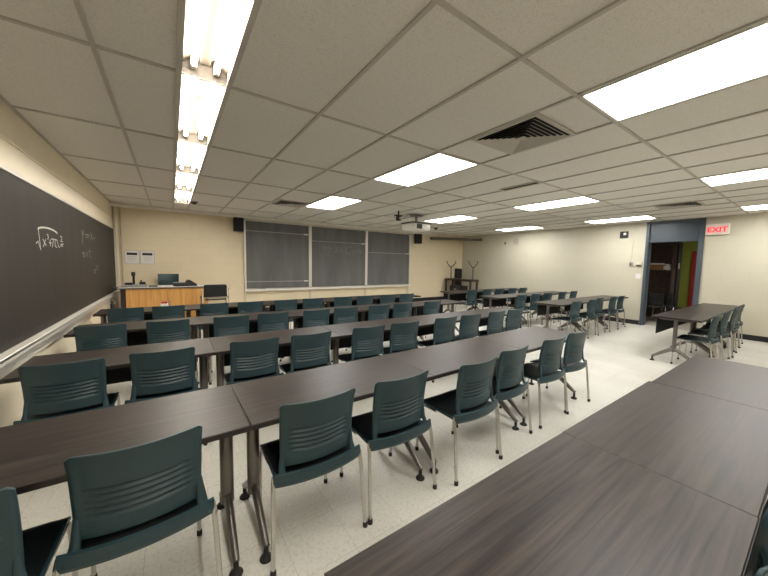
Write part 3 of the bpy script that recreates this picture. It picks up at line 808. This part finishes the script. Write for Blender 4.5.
rel(MB().box(DX0 - .021, DX1 + .001, DYa - .002, DYa + .002, DZ - .031, DZ - .012), 'edge_band', M['screen_case'], o, b0)
rel(MB().box(DX0 - .10, DX0 - .02, DYa + .02, DYb - .1, DZ - .04, DZ - .01, .004), 'side_flap', M['black'], o, b0)
# document camera
o = thing('document_camera', 'document camera with upright black arm on the left of the desk', 'document camera', (-.60, 8.1, DZ))
MB().box(-.17, .17, -.11, .11, 0, .045, .012, 2).build('base', M['grey'], o)
MB().box(-.18, -.06, -.10, .10, .046, .085, .008).build('control_block', M['black'], o)
MB().tube([(-.045, .05, .046), (-.045, .05, .22)], .020, 12).build('arm', M['black'], o)
MB().box(-.075, -.015, -.02, .085, .22, .30, .01, 2).build('camera_head', M['black'], o)
tag(MB().box(-.05, .05, -.04, .04, 0, .05, .006).box(-.035, -.01, -.02, .02, .05, .09, .004).build('small_black_device', M['black'], None, (-.50, 8.1, DZ + .046)), 'small black device sitting on the document camera base', 'device')
tag(MB().box(-.075, .075, -.06, .06, 0, .028, .005).build('remote_control', M['screen_case'], None, (-.32, 8.0, DZ)), 'small brown box lying on the desk right of the document camera', 'box')
tag(MB().box(-.11, .11, -.09, .09, 0, .006).build('paper_sheet', M['paper'], None, (-.06, 7.98, DZ)), 'white paper sheet lying on the desk front edge', 'paper')
o = thing('desk_console', 'black control console with raised right end on the desk', 'console', (.22, 8.05, DZ))
MB().box(-.20, .10, -.13, .13, 0, .075, .012, 2).build('keypad_base', M['black'], o)
MB().prism([(.02, 0), (.24, 0), (.24, .035), (.12, .125), (.06, .13), (.02, .085)], 'y', -.12, .12).build('handset_wedge', M['black'], o)
kb = MB()
for a in range(6):
    for b in range(4): kb.box(-.18 + a * .042, -.15 + a * .042, -.11 + b * .055, -.07 + b * .055, .0755, .08)
kb.build('keys', M['grey'], o)
# black office chair before the desk
o = thing('padded_chair', 'black padded chair with chrome arms standing before the desk', 'chair', (.755, 7.35, .012))
MB().box(-.215, .215, -.04, .03, .70, .985, .035, 4).build('backrest', M['blackcloth'], o)
MB().box(-.23, .23, -.02, .44, .46, .53, .025, 3).build('seat', M['blackcloth'], o)
MB().box(-.2, .2, -.035, .02, .655, .69, .006).build('lower_rail', M['chrome'], o)
for s in (-1, 1):
    MB().tube([(s * .245, -.05, .012), (s * .245, -.05, .86), (s * .245, -.03, .885), (s * .245, .02, .89)], .012, 10).build('leg', M['chrome'], o)
    MB().tube([(s * .245, .40, .012), (s * .245, .40, .66), (s * .245, .37, .69), (s * .245, -.04, .69)], .012, 10).build('leg', M['chrome'], o)
    MB().box(s * .245 - .022, s * .245 + .022, .03, .34, .695, .72, .008).build('armrest', M['black'], o)
    MB().tube([(s * .245, -.04, .47), (s * .245, .40, .47)], .009, 8).build('side_rail', M['chrome'], o)
MB().tube([(-.245, -.04, .48), (.245, -.04, .48)], .009, 8).tube([(-.245, .38, .47), (.245, .38, .47)], .009, 8).tube([(-.245, -.045, .72), (.245, -.045, .72)], .009, 8).build('cross_rail', M['chrome'], o)
# small things on the front row tables
o = thing('small_bottle', 'small black bottle on the left end of the row closest to the front', 'bottle', (-.73, 6.0, TZ))
MB().lathe([(.026, 0), (.028, .005), (.028, .085), (.014, .105), (.014, .115)], n=16).build('body', M['black'], o); MB().lathe([(.017, .115), (.017, .14), (.013, .145)], n=14).build('cap', M['black'], o)
o = thing('tissue_box', 'tiny white box with red top before the oak desk', 'box', (-.11, 6.12, TZ))
MB().box(-.05, .05, -.035, .035, 0, .05, .004).build('body', M['paper'], o); MB().box(-.04, .04, -.03, .03, .0505, .085, .004).build('red_top', M['redlab'], o)

# ------------------------------------------------------------------ far right corner: tall bench with a table turned upside down on it
b0 = (9.28, 8.18, 0)
o = thing('tall_bench', 'tall dark bench along the far right corner holding an upturned table', 'bench', b0)
rel(MB().box(9.05, 9.52, 7.52, 8.86, .885, .935, .006), 'benchtop', M['wood_dark'], o, b0)
for x in (9.10, 9.47):
    for y in (7.58, 8.80): rel(MB().box(x - .03, x + .03, y - .03, y + .03, 0, .885, .003), 'leg', M['wood_dark'], o, b0)
rel(MB().box(9.07, 9.50, 7.55, 8.83, .40, .44, .004), 'lower_shelf', M['wood_dark'], o, b0)
o = thing('upturned_table', 'upside-down table with forked legs in the air on the tall bench', 'table', (9.285, 8.18, .935), R_(90))
MB().box(-.64, .64, -.22, .22, 0, .028, .003).build('tabletop', M['wood'], o)
for s in (-1, 1):
    x = s * .55
    lg = MB().tube([(x, 0, .028), (x, 0, .49)], .026, 12)
    for t_ in (-1, 1): lg.tube([(x, 0, .47), (x, t_ * .05, .49), (x, t_ * .14, .56), (x, t_ * .25, .64)], .02, 10, rads=[(.028, .02), (.026, .02), (.022, .018), (.016, .015)])
    leg = lg.build('leg', M['legpaint'], o)
    for t_ in (-1, 1): MB().lathe([(.012, .635), (.012, .69), (.026, .70), (.030, .712)], x, t_ * .245, 12).build('glide', M['rubber'], leg)
o = thing('tower_speaker', 'tall narrow black cabinet standing behind the bench in the corner', 'cabinet', (9.80, 8.80, 0))
MB().box(-.10, .10, -.10, .10, .02, 1.355, .008, 2).build('body', M['black'], o)
MB().box(-.085, .085, -.106, -.099, .08, 1.32, .002).build('grille', M['blackcloth'], o)
MB().box(-.12, .12, -.125, .125, 0, .02, .004).build('base', M['black'], o)
o = thing('equipment_box', 'black equipment box on the lower shelf of the tall bench', 'box', (9.28, 8.30, .44))
MB().box(-.19, .19, -.3, .3, 0, .26, .008).build('body', M['black'], o); MB().box(-.206, -.198, -.06, .06, .1, .14, .003).build('handle', M['steel'], o)

# ------------------------------------------------------------------ hall things
b0 = (12.1, 3.2, 0)
o = thing('hall_shelf', 'tall dark wooden shelf unit seen through the doorway', 'shelf', b0)
for ya, yb in ((2.56, 2.66), (4.1, 4.15)): rel(MB().box(11.9, 12.4, ya, yb, 0, 2.32), 'side_panel', M['hallwood'], o, b0)
rel(MB().box(12.37, 12.4, 2.66, 4.1, 0, 2.32), 'back_panel', M['hallwood'], o, b0)
for z in (1.42, 2.29): rel(MB().box(11.9, 12.37, 2.66, 4.1, z, z + .035), 'shelf_board', M['hallwood'], o, b0)
o = thing('hall_door_leaf', 'black open door leaf beside the dark hall shelf', 'door', (11.85, 2.49, 0), math.radians(12.5))
MB().box(-.02, .5, -.035, .035, .01, 2.25, .003).build('leaf', M['black'], o)
MB().box(-.032, -.018, -.018, .018, 1.49, 1.66, .003).build('lock_plate', M['steel'], o)
o = thing('cardboard_box', 'long open brown cardboard box on the hall shelf', 'box', (12.1, 3.06, 1.455))
MB().box(-.16, .16, -.26, .2, 0, .16, .004).build('carton', M['cardboard'], o); MB().prism([(-.26, .16), (.2, .16), (.24, .21), (-.22, .20)], 'x', -.17, -.16).build('flap', M['paper'], o)
tag(MB().box(-.12, .12, -.08, .08, 0, .12, .02, 2).box(-.10, .10, -.06, .07, .11, .18, .02, 2).build('white_bundle', M['paper'], None, (12.05, 2.715 + .06, 1.455)), 'pale crumpled bundle beside the cardboard box on the hall shelf', 'bundle')
hc = make_chair('hall_chair', 'chair')
for ob in hc.children:
    if ob.name.startswith(('backrest', 'seat_shell')):
        ob.data.materials.clear(); ob.data.materials.append(M['black'])
hs = []
for x, y, a, lab in ((11.35, 2.86, -70, 'dark chair beyond the doorway, the one nearer its left frame'), (11.55, 2.52 + .05, -110, 'dark chair beyond the doorway, the right-hand one')):
    pick(hc, hs, (x, y, 0), R_(a), lab, 'dark chairs beyond the doorway')

# ------------------------------------------------------------------ camera
yaw, pitch, roll, F = .6035, .0779, -.0176, 308.72
cy, sy, cp, sp = math.cos(yaw), math.sin(yaw), math.cos(pitch), math.sin(pitch)
fwd = Vector((sy * cp, cy * cp, -sp)); right = Vector((cy, -sy, 0)); down = fwd.cross(right)
r2 = right * math.cos(roll) + down * math.sin(roll); d2 = -right * math.sin(roll) + down * math.cos(roll)
cam = bpy.data.cameras.new('camera'); co = bpy.data.objects.new('camera', cam); COL.objects.link(co)
mw = Matrix.Identity(4)
for i in range(3): mw[i][0] = r2[i]; mw[i][1] = -d2[i]; mw[i][2] = -fwd[i]
mw[0][3], mw[1][3], mw[2][3] = 0, 0, 1.4913
co.matrix_world = mw
cam.sensor_width = 36; cam.sensor_fit = 'HORIZONTAL'; cam.lens = 36 * F / 768; cam.clip_start = .02
SC.camera = co

# ------------------------------------------------------------------ world and view
wd = bpy.data.worlds.new('world'); SC.world = wd; wd.use_nodes = True
wd.node_tree.nodes['Background'].inputs[0].default_value = (0, 0, 0, 1); wd.node_tree.nodes['Background'].inputs[1].default_value = 0
vs = SC.view_settings
vs.view_transform = 'Standard'; vs.look = 'None'; vs.gamma = 1; vs.use_curve_mapping = False; vs.exposure = 1.85
SC.cycles.use_denoising = True
SC.cycles.max_bounces = 10; SC.cycles.diffuse_bounces = 6; SC.cycles.glossy_bounces = 4
SC.cycles.sample_clamp_indirect = 6
